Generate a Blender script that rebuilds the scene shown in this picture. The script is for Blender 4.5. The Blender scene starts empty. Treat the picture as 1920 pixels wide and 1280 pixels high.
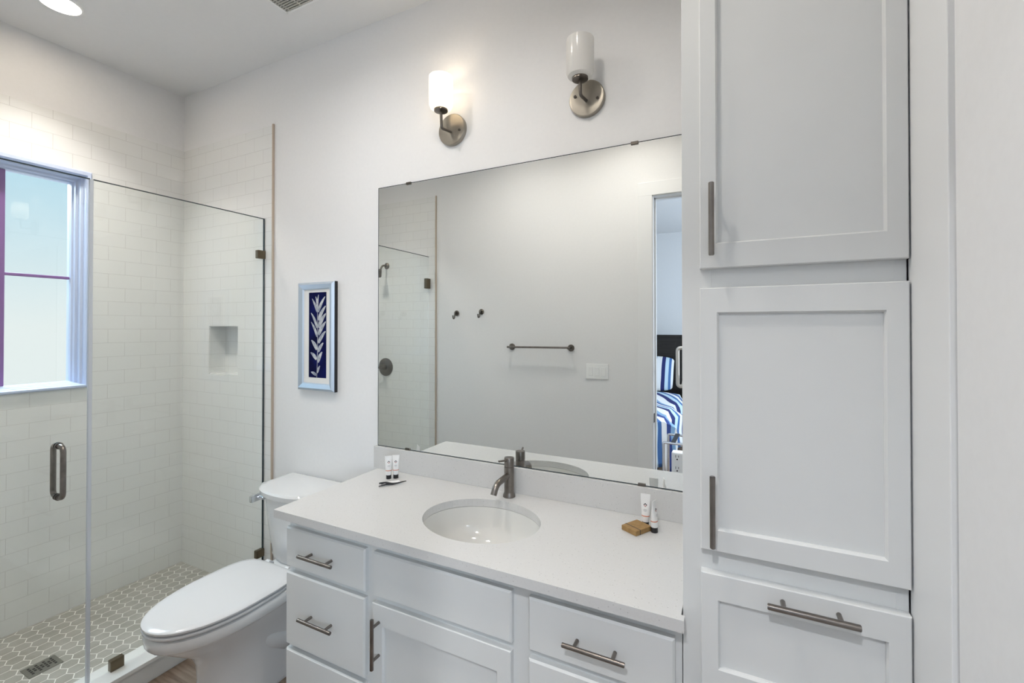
import bpy, bmesh, math, random
from mathutils import Vector, Matrix
random.seed(4)
PI = math.pi
S = bpy.context.scene
COL = S.collection

# ------------------------------------------------------------------ camera
cam_d = bpy.data.cameras.new('camera'); cam = bpy.data.objects.new('camera', cam_d); COL.objects.link(cam)
cam.location = (3.292, -1.716, 1.555)
cam.rotation_euler = (math.radians(90.465), 0, math.radians(26.28))
cam_d.sensor_width = 36; cam_d.lens = 840.9/1920*36
cam_d.shift_y = -33.9/1920; cam_d.clip_start = 0.02
S.camera = cam
# ------------------------------------------------------------------ view + world
S.view_settings.view_transform = 'Standard'; S.view_settings.look = 'None'
S.view_settings.gamma = 1; S.view_settings.use_curve_mapping = False
S.view_settings.exposure = 0.26
W = bpy.data.worlds.new('sky'); S.world = W; W.use_nodes = True
wn, wl = W.node_tree.nodes, W.node_tree.links
wn.clear()
w_out = wn.new('ShaderNodeOutputWorld'); w_bg = wn.new('ShaderNodeBackground')
w_tc = wn.new('ShaderNodeTexCoord'); w_sep = wn.new('ShaderNodeSeparateXYZ'); w_cr = wn.new('ShaderNodeValToRGB')
wl.new(w_tc.outputs['Generated'], w_sep.inputs[0]); wl.new(w_sep.outputs['Z'], w_cr.inputs[0])
wl.new(w_cr.outputs[0], w_bg.inputs['Color']); wl.new(w_bg.outputs[0], w_out.inputs[0])
e = w_cr.color_ramp.elements
e[0].position = 0.0; e[0].color = (0.86, 0.93, 0.93, 1)
e[1].position = 0.30; e[1].color = (0.42, 0.73, 0.90, 1)
w_bg.inputs['Strength'].default_value = 0.89

def area(name, loc, rot, size, power, color, size_y=None, shape='RECTANGLE'):
    d = bpy.data.lights.new(name, 'AREA'); d.energy = power; d.color = color; d.shape = shape
    d.size = size
    if shape == 'RECTANGLE': d.size_y = size_y or size
    o = bpy.data.objects.new(name, d); COL.objects.link(o); o.location = loc; o.rotation_euler = rot
    return o
# daylight through the bathroom window and an added, unseen bedroom window (lamps stand outside the panes, above the line of sight)
area('bath_window_daylight', (-0.85, -0.83, 3.05), (0, -math.radians(50), 0), 1.3, 100, (0.72, 0.87, 1.0), 1.0)
area('bedroom_added_daylight', (5.35, -3.9, 1.7), (0, math.radians(90), 0), 1.8, 120, (0.72, 0.85, 1.0), 2.2)

# ------------------------------------------------------------------ materials
def mat(name, col, rough=0.5, metal=0.0, spec=0.5, coat=0.0, emit=None, estr=0.0, alpha=None):
    m = bpy.data.materials.new(name); m.use_nodes = True
    b = m.node_tree.nodes['Principled BSDF']
    b.inputs['Base Color'].default_value = (*col, 1); b.inputs['Roughness'].default_value = rough
    b.inputs['Metallic'].default_value = metal; b.inputs['Specular IOR Level'].default_value = spec
    b.inputs['Coat Weight'].default_value = coat
    if emit: b.inputs['Emission Color'].default_value = (*emit, 1); b.inputs['Emission Strength'].default_value = estr
    return m
def N(m, t, **k):
    n = m.node_tree.nodes.new(t)
    for a, v in k.items(): setattr(n, a, v)
    return n
def L(m, a, b): m.node_tree.links.new(a, b)
def bsdf(m): return m.node_tree.nodes['Principled BSDF']
def mottled(name, c1, c2, scale, rough=0.5, metal=0, bump=0.0, detail=3, **k):
    m = mat(name, c1, rough, metal, **k)
    tc = N(m, 'ShaderNodeTexCoord'); no = N(m, 'ShaderNodeTexNoise'); no.inputs['Scale'].default_value = scale
    no.inputs['Detail'].default_value = detail
    cr = N(m, 'ShaderNodeValToRGB'); cr.color_ramp.elements[0].color = (*c1, 1); cr.color_ramp.elements[1].color = (*c2, 1)
    cr.color_ramp.elements[0].position = .3; cr.color_ramp.elements[1].position = .7
    L(m, tc.outputs['Object'], no.inputs['Vector']); L(m, no.outputs['Fac'], cr.inputs[0]); L(m, cr.outputs[0], bsdf(m).inputs['Base Color'])
    if bump:
        bp = N(m, 'ShaderNodeBump'); bp.inputs['Strength'].default_value = bump; bp.inputs['Distance'].default_value = .002
        L(m, no.outputs['Fac'], bp.inputs['Height']); L(m, bp.outputs[0], bsdf(m).inputs['Normal'])
    return m

PAINT = mottled('wall_paint', (0.81, 0.815, 0.825), (0.825, 0.83, 0.84), 60, 0.75, bump=.05, spec=.25)
CEIL = mottled('ceiling_paint', (0.82, 0.825, 0.83), (0.83, 0.835, 0.84), 50, 0.85, bump=.05, spec=.2)
TRIM = mat('trim_paint', (0.83, 0.84, 0.85), 0.4)
CAB = mottled('cabinet_paint', (0.72, 0.735, 0.735), (0.735, 0.75, 0.75), 6, 0.38, spec=.4)
PORC = mat('porcelain', (0.76, 0.77, 0.78), 0.09, coat=.5)
SINKP = mat('sink_porcelain', (0.73, 0.73, 0.71), 0.07, coat=.4)
SEATP = mat('seat_plastic', (0.72, 0.73, 0.75), 0.14)
NICKEL = mottled('brushed_nickel', (0.19, 0.17, 0.155), (0.26, 0.235, 0.215), 30, 0.28, 1.0)
NICKELD = mat('nickel_dark', (0.15, 0.135, 0.12), 0.3, 1.0)
CHROME = mat('chrome', (0.75, 0.77, 0.80), 0.08, 1.0)
BRONZE = mat('hinge_metal', (0.16, 0.13, 0.09), 0.32, 1.0)
BLACK = mat('black_plastic', (0.008, 0.008, 0.010), 0.35)
WHITEP = mat('white_plastic', (0.88, 0.89, 0.89), 0.35)
GREYP = mat('grey_slot', (0.25, 0.26, 0.27), 0.5)
FRAMEB = mat('window_vinyl_light_cast', (0.55, 0.63, 0.82), 0.35)  # blue-lavender cast of the light put into the frame colour
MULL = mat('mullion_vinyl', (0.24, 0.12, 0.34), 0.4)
SILVER = mat('picture_silver', (0.62, 0.72, 0.84), 0.30, 0.85)
MATB = mat('picture_mat', (0.80, 0.80, 0.79), 0.8)
NAVY = mottled('picture_navy', (0.006, 0.010, 0.10), (0.0015, 0.002, 0.018), 9, 0.8, spec=.08)
LEAFM = mottled('picture_leaf', (0.62, 0.64, 0.66), (0.22, 0.25, 0.33), 40, 0.7)
BEIGE = mat('tile_edge_metal', (0.50, 0.42, 0.34), 0.4)
GROUTF = mat('floor_grout', (0.86, 0.86, 0.82), 0.8)
ORANGE = mat('orange_band', (0.65, 0.20, 0.10), 0.5)
EMB2 = mat('emblem_red', (0.55, 0.30, 0.28), 0.5)
TUBEW = mat('tube_white', (0.82, 0.82, 0.82), 0.3)
KRAFT = mottled('kraft_card', (0.27, 0.155, 0.05), (0.37, 0.225, 0.085), 70, 0.6)
BACKP = mottled('backplate_nickel', (0.36, 0.33, 0.28), (0.42, 0.39, 0.34), 12, 0.36, 1.0)

QUARTZ = mottled('quartz', (0.65, 0.65, 0.65), (0.63, 0.63, 0.625), 220, 0.22, detail=2)
def speckle(m):
    tc = N(m, 'ShaderNodeTexCoord'); v = N(m, 'ShaderNodeTexVoronoi'); v.inputs['Scale'].default_value = 75
    cr = N(m, 'ShaderNodeValToRGB'); cr.color_ramp.elements[0].position = .07; cr.color_ramp.elements[1].position = .13
    cr.color_ramp.elements[0].color = (0.42, 0.42, 0.42, 1); cr.color_ramp.elements[1].color = (1, 1, 1, 1)
    mx = N(m, 'ShaderNodeMix', data_type='RGBA', blend_type='MULTIPLY'); mx.inputs[0].default_value = .55
    src = bsdf(m).inputs['Base Color'].links[0].from_socket
    L(m, tc.outputs['Object'], v.inputs['Vector']); L(m, v.outputs['Distance'], cr.inputs[0])
    L(m, src, mx.inputs[6]); L(m, cr.outputs[0], mx.inputs[7]); L(m, mx.outputs[2], bsdf(m).inputs['Base Color'])
speckle(QUARTZ)

def tile_mat(name, axis):
    m = mat(name, (0.74, 0.75, 0.74), 0.1, coat=.2)
    tc = N(m, 'ShaderNodeTexCoord'); sp = N(m, 'ShaderNodeSeparateXYZ'); cb = N(m, 'ShaderNodeCombineXYZ')
    L(m, tc.outputs['Object'], sp.inputs[0]); L(m, sp.outputs[axis], cb.inputs[0]); L(m, sp.outputs['Z'], cb.inputs[1])
    br = N(m, 'ShaderNodeTexBrick'); br.offset = .5
    br.inputs['Scale'].default_value = 1; br.inputs['Brick Width'].default_value = .1624; br.inputs['Row Height'].default_value = .0812
    br.inputs['Mortar Size'].default_value = .0011; br.inputs['Mortar Smooth'].default_value = .25
    br.inputs['Color1'].default_value = (0.82, 0.83, 0.82, 1); br.inputs['Color2'].default_value = (0.81, 0.82, 0.815, 1)
    br.inputs['Mortar'].default_value = (0.66, 0.66, 0.65, 1)
    L(m, cb.outputs[0], br.inputs['Vector']); L(m, br.outputs['Color'], bsdf(m).inputs['Base Color'])
    bp = N(m, 'ShaderNodeBump'); bp.inputs['Strength'].default_value = .5; bp.inputs['Distance'].default_value = .0012; bp.invert = True
    no = N(m, 'ShaderNodeTexNoise'); no.inputs['Scale'].default_value = 7; no.inputs['Detail'].default_value = 1
    ad = N(m, 'ShaderNodeMath', operation='MULTIPLY_ADD'); ad.inputs[1].default_value = .5
    L(m, cb.outputs[0], no.inputs['Vector']); L(m, no.outputs['Fac'], ad.inputs[0]); L(m, br.outputs['Fac'], ad.inputs[2])
    L(m, ad.outputs[0], bp.inputs['Height']); L(m, bp.outputs[0], bsdf(m).inputs['Normal'])
    return m
TILE_X = tile_mat('subway_tile_back', 'X'); TILE_Y = tile_mat('subway_tile_left', 'Y')
HEX = mottled('hex_tile', (0.33, 0.325, 0.29), (0.43, 0.425, 0.395), 9, 0.35)

def glass_mat(name, tint):
    m = bpy.data.materials.new(name); m.use_nodes = True; n = m.node_tree.nodes; n.clear()
    o = n.new('ShaderNodeOutputMaterial'); mx = n.new('ShaderNodeMixShader'); t = n.new('ShaderNodeBsdfTransparent')
    g = n.new('ShaderNodeBsdfGlossy'); f = n.new('ShaderNodeFresnel')
    gb = n.new('ShaderNodeNewGeometry'); mr = n.new('ShaderNodeMapRange')
    mr.inputs['To Min'].default_value = 1.45; mr.inputs['To Max'].default_value = 1/1.45
    L(m, gb.outputs['Backfacing'], mr.inputs['Value']); L(m, mr.outputs[0], f.inputs['IOR'])
    t.inputs['Color'].default_value = (*tint, 1); g.inputs['Roughness'].default_value = 0.0
    L(m, f.outputs[0], mx.inputs[0]); L(m, t.outputs[0], mx.inputs[1]); L(m, g.outputs[0], mx.inputs[2]); L(m, mx.outputs[0], o.inputs[0])
    return m
GLASS = glass_mat('shower_glass', (0.975, 0.988, 0.982))
WGLASS = glass_mat('window_glass', (0.99, 0.99, 0.99))
EDGE = mat('glass_edge_dark', (0.02, 0.035, 0.045), 0.15)
SEAL = mat('clear_seal', (0.62, 0.67, 0.74), 0.15)
MIRROR = mat('mirror_silver', (0.865, 0.885, 0.875), 0.0, 1.0)

def shade_mat():
    m = bpy.data.materials.new('opal_glass'); m.use_nodes = True; n = m.node_tree.nodes; n.clear()
    o = n.new('ShaderNodeOutputMaterial'); a = n.new('ShaderNodeBsdfDiffuse'); t = n.new('ShaderNodeBsdfTranslucent'); g = n.new('ShaderNodeBsdfGlossy')
    a.inputs['Color'].default_value = (0.88, 0.88, 0.87, 1); t.inputs['Color'].default_value = (0.95, 0.93, 0.9, 1); g.inputs['Roughness'].default_value = .15
    m1 = n.new('ShaderNodeMixShader'); m1.inputs[0].default_value = .4; m2 = n.new('ShaderNodeMixShader'); m2.inputs[0].default_value = .04
    L(m, a.outputs[0], m1.inputs[1]); L(m, t.outputs[0], m1.inputs[2]); L(m, m1.outputs[0], m2.inputs[1]); L(m, g.outputs[0], m2.inputs[2]); L(m, m2.outputs[0], o.inputs[0])
    return m
OPAL = shade_mat()

def wood_mat(name, c1, c2):
    m = mat(name, c1, 0.4)
    tc = N(m, 'ShaderNodeTexCoord'); mp = N(m, 'ShaderNodeMapping'); mp.inputs['Scale'].default_value = (1.2, 14, 14)
    no = N(m, 'ShaderNodeTexNoise'); no.inputs['Scale'].default_value = 4; no.inputs['Detail'].default_value = 6
    cr = N(m, 'ShaderNodeValToRGB'); cr.color_ramp.elements[0].color = (*c1, 1); cr.color_ramp.elements[1].color = (*c2, 1)
    cr.color_ramp.elements[0].position = .35; cr.color_ramp.elements[1].position = .68
    L(m, tc.outputs['Object'], mp.inputs['Vector']); L(m, mp.outputs[0], no.inputs['Vector']); L(m, no.outputs['Fac'], cr.inputs[0]); L(m, cr.outputs[0], bsdf(m).inputs['Base Color'])
    return m
WOODF = wood_mat('floor_wood', (0.16, 0.105, 0.075), (0.33, 0.25, 0.19))
DARKW = wood_mat('espresso_wood', (0.008, 0.006, 0.005), (0.02, 0.016, 0.013))

def stripe_mat(name, rot, dist, scale):
    m = mat(name, (1, 1, 1), 0.85)
    tc = N(m, 'ShaderNodeTexCoord'); mp = N(m, 'ShaderNodeMapping'); mp.inputs['Rotation'].default_value = rot
    no = N(m, 'ShaderNodeTexNoise'); no.inputs['Scale'].default_value = 2.2; no.inputs['Detail'].default_value = 1
    vm = N(m, 'ShaderNodeVectorMath', operation='MULTIPLY_ADD'); vm.inputs[1].default_value = (dist,)*3
    sp = N(m, 'ShaderNodeSeparateXYZ'); mu = N(m, 'ShaderNodeMath', operation='MULTIPLY'); mu.inputs[1].default_value = scale
    fr = N(m, 'ShaderNodeMath', operation='FRACT'); cr = N(m, 'ShaderNodeValToRGB'); cr.color_ramp.interpolation = 'CONSTANT'
    cols = [(0, (0.80, 0.82, 0.84)), (.24, (0.012, 0.02, 0.13)), (.40, (0.50, 0.66, 0.78)), (.55, (0.05, 0.14, 0.36)), (.66, (0.80, 0.82, 0.84)), (.80, (0.03, 0.06, 0.24)), (.90, (0.22, 0.38, 0.58))]
    el = cr.color_ramp.elements
    el[0].position = cols[0][0]; el[0].color = (*cols[0][1], 1); el[1].position = cols[1][0]; el[1].color = (*cols[1][1], 1)
    for p, c in cols[2:]:
        q = el.new(p); q.color = (*c, 1)
    L(m, tc.outputs['Object'], mp.inputs['Vector']); L(m, mp.outputs[0], no.inputs['Vector'])
    L(m, no.outputs['Color'], vm.inputs[0]); L(m, mp.outputs[0], vm.inputs[2]); L(m, vm.outputs[0], sp.inputs[0])
    L(m, sp.outputs['X'], mu.inputs[0]); L(m, mu.outputs[0], fr.inputs[0]); L(m, fr.outputs[0], cr.inputs[0]); L(m, cr.outputs[0], bsdf(m).inputs['Base Color'])
    return m

# ------------------------------------------------------------------ helpers
def origin(o):
    v = Vector((0, 0, 0))
    while o is not None: v += o.location; o = o.parent
    return v
def obj(name, bm, m, parent=None, smooth=None):
    """links a bmesh authored in world coordinates as one mesh object"""
    if parent is not None: bmesh.ops.translate(bm, verts=bm.verts, vec=-origin(parent))
    me = bpy.data.meshes.new(name)
    if smooth is not None:
        for f in bm.faces: f.smooth = True
        for ed in bm.edges:
            if len(ed.link_faces) == 2 and ed.calc_face_angle(0) > math.radians(smooth): ed.smooth = False
    bm.to_mesh(me); bm.free(); me.materials.append(m)
    o = bpy.data.objects.new(name, me); COL.objects.link(o); o.parent = parent
    return o
def struct(name, bm, m, parent=None, smooth=None):
    o = obj(name, bm, m, parent, smooth)
    if parent is None: o['kind'] = 'structure'
    return o
def thing(name, label, cat, loc=(0, 0, 0), group=None):
    o = bpy.data.objects.new(name, None); COL.objects.link(o); o.location = loc
    o['label'] = label; o['category'] = cat; o.empty_display_size = .05
    if group: o['group'] = group
    return o
def tag(o, label, cat, group=None, kind=None):
    o['label'] = label; o['category'] = cat
    if group: o['group'] = group
    if kind: o['kind'] = kind
    return o
def new(): return bmesh.new()
def join(a, b):
    me = bpy.data.meshes.new('tmp'); b.to_mesh(me); a.from_mesh(me); bpy.data.meshes.remove(me); b.free(); return a
def box(bm, x0, x1, y0, y1, z0, z1, bev=0.0, seg=2):
    t = new(); bmesh.ops.create_cube(t, size=1)
    for v in t.verts: v.co = Vector(((x0+x1)/2+v.co.x*(x1-x0), (y0+y1)/2+v.co.y*(y1-y0), (z0+z1)/2+v.co.z*(z1-z0)))
    if bev: bmesh.ops.bevel(t, geom=t.edges[:], offset=bev, segments=seg, profile=.5, affect='EDGES', clamp_overlap=True)
    return join(bm, t)
def B(*a, **k): return box(new(), *a, **k)
def cyl(bm, p, q, r, r2=None, seg=24, bev=0.0):
    p, q = Vector(p), Vector(q); d = q-p; t = new()
    bmesh.ops.create_cone(t, cap_ends=True, segments=seg, radius1=r, radius2=r if r2 is None else r2, depth=d.length)
    if bev:
        es = [ed for ed in t.edges if len(ed.link_faces) == 2 and ed.calc_face_angle(0) > 1]
        bmesh.ops.bevel(t, geom=es, offset=bev, segments=2, affect='EDGES')
    M = Matrix.Translation((p+q)/2) @ d.to_track_quat('Z', 'Y').to_matrix().to_4x4()
    bmesh.ops.transform(t, matrix=M, verts=t.verts); return join(bm, t)
def tube(bm, pts, r, seg=14, closed=False):
    pts = [Vector(p) for p in pts]; n = len(pts); t = new(); rings = []
    up = None
    for i in range(n):
        a = pts[(i-1) % n] if (i or closed) else pts[0]; b = pts[(i+1) % n] if (i < n-1 or closed) else pts[-1]
        d = (b-a).normalized()
        if up is None: up = d.orthogonal().normalized()
        up = (up - d*up.dot(d)).normalized(); s = d.cross(up)
        rr = r[i] if isinstance(r, (list, tuple)) else r
        rings.append([t.verts.new(pts[i]+(up*math.cos(2*PI*k/seg)+s*math.sin(2*PI*k/seg))*rr) for k in range(seg)])
    for i in range(n if closed else n-1):
        A, Bq = rings[i], rings[(i+1) % n]
        for k in range(seg): t.faces.new((A[k], A[(k+1) % seg], Bq[(k+1) % seg], Bq[k]))
    if not closed: t.faces.new(rings[0][::-1]); t.faces.new(rings[-1])
    bmesh.ops.recalc_face_normals(t, faces=t.faces); return join(bm, t)
def arc_path(pts, rad, n=6):
    """polyline with rounded corners"""
    pts = [Vector(p) for p in pts]; out = [pts[0]]
    for i in range(1, len(pts)-1):
        a, b, c = pts[i-1], pts[i], pts[i+1]; u = (a-b).normalized(); w = (c-b).normalized()
        p, q = b+u*rad, b+w*rad
        for k in range(n+1):
            s = k/n; out.append(p*(1-s)**2 + b*2*s*(1-s) + q*s*s)
    return out+[pts[-1]]
def loft(bm, rings, caps=True):
    t = new(); R = [[t.verts.new(p) for p in r] for r in rings]; n = len(R[0])
    for A, C in zip(R, R[1:]):
        for k in range(n): t.faces.new((A[k], A[(k+1) % n], C[(k+1) % n], C[k]))
    if caps: t.faces.new(R[0][::-1]); t.faces.new(R[-1])
    bmesh.ops.recalc_face_normals(t, faces=t.faces); return join(bm, t)
def lathe(bm, c, prof, seg=32, axis='Z', caps=True):
    """prof: (radius, height) list about c"""
    c = Vector(c); rings = []
    for r, h in prof:
        ring = []
        for k in range(seg):
            a = 2*PI*k/seg
            if axis == 'Z': ring.append(c+Vector((r*math.cos(a), r*math.sin(a), h)))
            elif axis == 'Y': ring.append(c+Vector((r*math.cos(a), h, r*math.sin(a))))
            else: ring.append(c+Vector((h, r*math.cos(a), r*math.sin(a))))
        rings.append(ring)
    return loft(bm, rings, caps)
def prism(bm, outline, axis, a0, a1):
    """outline in the two other axes, extruded along axis"""
    def P(u, v, a): return {'X': (a, u, v), 'Y': (u, a, v), 'Z': (u, v, a)}[axis]
    return loft(bm, [[P(u, v, a0) for u, v in outline], [P(u, v, a1) for u, v in outline]])

# ------------------------------------------------------------------ room shell
YO = -1.72
FZ, CZ, OPP, XR = -0.06, 3.095, -1.60, 3.626
WX0, WX1, WZ0, WZ1 = -1.16, -0.49, 1.217, 2.432      # window opening (y range, z range)
NX0, NX1, NZ0, NZ1 = 0.289, 0.583, 1.255, 1.562      # shower niche
b = new()
box(b, -0.16, -0.01, YO, WX0, FZ-.1, CZ); box(b, -0.16, -0.01, WX1, 0.14, FZ-.1, CZ)
box(b, -0.16, -0.01, WX0, WX1, FZ-.1, WZ0); box(b, -0.16, -0.01, WX0, WX1, WZ1, CZ)
wall_left = struct('wall_left', b, PAINT)
TT = 2.727
b = new()
box(b, -0.01, 0, OPP+.0, WX0, -.005, TT); box(b, -0.01, 0, WX1, 0, -.005, TT)
box(b, -0.01, 0, WX0, WX1, -.005, WZ0); box(b, -0.01, 0, WX0, WX1, WZ1, TT)
o = struct('tile_cladding', b, TILE_Y, wall_left)
b = new()
box(b, -0.01, NX0, 0, .14, FZ-.1, CZ); box(b, NX1, 3.76, 0, .14, FZ-.1, CZ)
box(b, NX0, NX1, 0, .14, FZ-.1, NZ0); box(b, NX0, NX1, 0, .14, NZ1, CZ); box(b, NX0, NX1, .10, .14, NZ0, NZ1)
wall_back = struct('wall_back', b, PAINT)
b = new()
TY = -.004
box(b, 0, NX0, TY, 0, -.005, TT); box(b, NX1, .905, TY, 0, -.005, TT)
box(b, NX0, NX1, TY, 0, -.005, NZ0); box(b, NX0, NX1, TY, 0, NZ1, TT)
box(b, NX0, NX0+.004, 0, .10, NZ0, NZ1); box(b, NX1-.004, NX1, 0, .10, NZ0, NZ1)
box(b, NX0, NX1, 0, .10, NZ0, NZ0+.006); box(b, NX0, NX1, 0, .10, NZ1-.004, NZ1); box(b, NX0, NX1, .096, .10, NZ0, NZ1)
struct('tile_cladding', b, TILE_X, wall_back)
b = new()
box(b, 3.626, 3.76, YO, 0, FZ-.1, CZ)
struct('wall_right', b, PAINT)
DX0, DX1, DZ = 2.780, 3.585, 2.488
b = new()
box(b, -0.16, DX0, YO, OPP, FZ-.1, CZ); box(b, DX1, 3.76, YO, OPP, FZ-.1, CZ); box(b, DX0, DX1, YO, OPP, DZ, CZ)
wall_front = struct('wall_front', b, PAINT)
b = new(); box(b, 0, .905, OPP, OPP+.004, -.005, TT)
struct('tile_cladding', b, TILE_X, wall_front)
struct('ceiling', B(-0.16, 3.76, YO, .14, CZ, CZ+.12), CEIL)
struct('floor', B(0.90, 3.76, YO, .0, FZ-.1, FZ), WOODF)
# shower pan with elongated hexagon mosaic: grout bed and the raised tiles are one surface
fl = struct('floor_shower', B(-0.01, .765, OPP, 0, FZ-.1, -.003), GROUTF)
b = new(); HL, HS, PX_ = .0345, .0175, .064
DRX0, DRX1, DRY0, DRY1 = .395, .492, -.872, -.757
for i in range(-1, 14):
    for j in range(-1, 34):
        cx = -.012+i*PX_+(PX_/2 if j % 2 else 0); cy = .031-j*(HL+HS); g = .0022
        hl, hs, hw = HL-g*1.1, HS-g*.5, PX_/2-g
        pts = [(cx, cy+hl), (cx+hw, cy+hs), (cx+hw, cy-hs), (cx, cy-hl), (cx-hw, cy-hs), (cx-hw, cy+hs)]
        pts = [(min(max(x, .001), .762), min(max(y, OPP+.005), -.005)) for x, y in pts]
        if max(p[0] for p in pts)-min(p[0] for p in pts) < .006 or max(p[1] for p in pts)-min(p[1] for p in pts) < .012: continue
        vs = [b.verts.new((x, y, -.0025)) for x, y in pts]
        try: b.faces.new(vs[::-1])
        except ValueError: pass
bmesh.ops.remove_doubles(b, verts=b.verts, dist=1e-5)
r = bmesh.ops.extrude_face_region(b, geom=b.faces[:])
bmesh.ops.translate(b, verts=[v for v in r['geom'] if isinstance(v, bmesh.types.BMVert)], vec=(0, 0, -.0004))
bmesh.ops.recalc_face_normals(b, faces=b.faces)
struct('mosaic_tile', b, HEX, fl)
# curb
CU = mottled('curb_stone', (0.76, 0.77, 0.76), (0.72, 0.73, 0.72), 5, 0.2)
b = new(); box(b, .762, .905, OPP, TY, .022, .040, .002); box(b, .770, .897, OPP, TY, FZ-.05, .022)
struct('trim_1', b, CU)
# beige tile edging strips on both walls
b = new(); box(b, .900, .910, -.011, 0, .04, TT+.004, .001); struct('trim_2', b, BEIGE)
b = new(); box(b, .900, .910, OPP, OPP+.011, .04, TT+.004, .001); struct('trim_3', b, BEIGE)
# board beside the tall cabinet
b = new(); box(b, 3.613, 3.6255, -.728, -.535, FZ, CZ, .0015); struct('trim_4', b, TRIM)
struct('trim_5', B(3.610, 3.626, OPP, -.764, FZ, CZ, .0015), PAINT)
# baseboards
struct('baseboard_back', B(.915, 1.745, -.016, 0, FZ, FZ+.13, .003), TRIM)
struct('baseboard_front', B(.915, 2.69, OPP, OPP+.016, FZ, FZ+.13, .003), TRIM)
struct('baseboard_right', B(3.594, 3.610, OPP+.02, -.77, FZ, FZ+.13, .003), TRIM)
# door casing and jamb
b = new()
box(b, DX0-.105, DX0-.004, OPP, OPP+.012, FZ, DZ+.004, .002); box(b, DX0-.105, 3.624, OPP, OPP+.012, DZ+.004, DZ+.10, .002)
door = struct('door_1', b, TRIM)
b = new(); box(b, DX0-.016, DX0+.002, (YO-.002), OPP+.002, FZ, DZ, .001); box(b, DX1-.002, DX1+.016, (YO-.002), OPP+.002, FZ, DZ, .001)
box(b, DX0-.016, DX1+.016, (YO-.002), OPP+.002, DZ-.002, DZ+.014, .001); box(b, DX0, DX0+.012, -1.690, -1.655, FZ, DZ, .001); box(b, DX0, DX1, -1.690, -1.655, DZ-.012, DZ, .001)
struct('door_jamb', b, TRIM, door)
struct('strike_plate', B(DX0+.001, DX0+.005, -1.640, -1.606, .875, .94, .001), BLACK, door)

# ------------------------------------------------------------------ window
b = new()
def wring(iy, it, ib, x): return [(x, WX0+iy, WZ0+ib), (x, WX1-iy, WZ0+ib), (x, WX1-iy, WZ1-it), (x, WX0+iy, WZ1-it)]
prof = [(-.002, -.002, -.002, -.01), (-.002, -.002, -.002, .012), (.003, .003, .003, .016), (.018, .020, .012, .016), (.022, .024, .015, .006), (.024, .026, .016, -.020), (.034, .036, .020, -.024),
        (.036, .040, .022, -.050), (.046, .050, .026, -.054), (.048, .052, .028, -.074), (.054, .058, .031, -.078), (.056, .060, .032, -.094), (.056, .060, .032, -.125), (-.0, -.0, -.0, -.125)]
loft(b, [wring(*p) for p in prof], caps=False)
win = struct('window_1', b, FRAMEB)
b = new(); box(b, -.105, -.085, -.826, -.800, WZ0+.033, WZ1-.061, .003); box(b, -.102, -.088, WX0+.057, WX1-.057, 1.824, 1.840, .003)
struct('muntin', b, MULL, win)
struct('pane', B(-.096, -.092, WX0+.056, WX1-.056, WZ0+.032, WZ1-.060), WGLASS, win)

# ------------------------------------------------------------------ shower glass
GX, GT = .828, 2.186
t = thing('shower_glass_panel', 'fixed clear glass shower panel standing on the white curb between toilet and shower', 'shower glass', (GX, -.39, .04))
obj('glass', B(GX-.005, GX+.005, -.789, -.010, .045, GT), GLASS, t)
b = new(); box(b, GX-.0052, GX+.0052, -.010, -.0065, .045, GT); box(b, GX-.0052, GX+.0052, -.789, -.0065, GT, GT+.003)
obj('edge', b, EDGE, t)
for (y0, y1, z0, z1) in ((-.052, -.005, 1.952, 2.000), (-.052, -.005, .225, .270), (-.722, -.672, .040, .088)):
    obj('clip', B(GX-.013, GX+.013, y0, y1, z0, z1, .003), BRONZE, t)
t = thing('shower_door', 'hinged frameless clear glass shower door with looped pull handle', 'shower door', (GX, -1.15, .05))
obj('glass', B(GX-.005, GX+.005, -1.588, -.802, .052, GT), GLASS, t)
obj('edge', B(GX-.0052, GX+.0052, -1.588, -.802, GT, GT+.003), EDGE, t)
obj('seal', B(GX-.007, GX+.007, -.803, -.790, .045, GT, .002), SEAL, t)
for z in (1.93, .22): obj('hinge', B(GX-.016, GX+.016, -1.599, -1.545, z-.03, z+.06, .003), BRONZE, t)
b = new(); hy = -.894; z0, z1 = .865, 1.073
for s in (1, -1):
    tube(b, arc_path([(GX+s*.004, hy, z0), (GX+s*.045, hy, z0), (GX+s*.045, hy, z1), (GX+s*.004, hy, z1)], .026, 8), .0095, 16)
    for z in (z0, z1): cyl(b, (GX+s*.005, hy, z), (GX+s*.010, hy, z), .0135)
obj('handle', b, NICKEL, t, 40)
# drain
DRAINM = mat('drain_metal', (0.30, 0.30, 0.27), 0.35, 0.9)
t = thing('floor_drain', 'rectangular metal drain grate with dark holes in the mosaic shower floor', 'drain', ((DRX0+DRX1)/2, (DRY0+DRY1)/2, -.003))
obj('grate', B(DRX0, DRX1, DRY0, DRY1, -.003, .0015, .001), DRAINM, t)
b = new()
for i in range(4):
    for j in range(7):
        if (i in (0, 3)) and j not in (0, 2, 4, 6): continue
        if (i in (1, 2)) and j in (0, 6) and False: continue
        x = DRX0+.022+i*.0178; y = DRY0+.020+j*.0125
        box(b, x-.0058, x+.0058, y-.0042, y+.0042, .0012, .0019)
obj('hole', b, BLACK, t)['kind'] = 'stuff'

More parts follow.
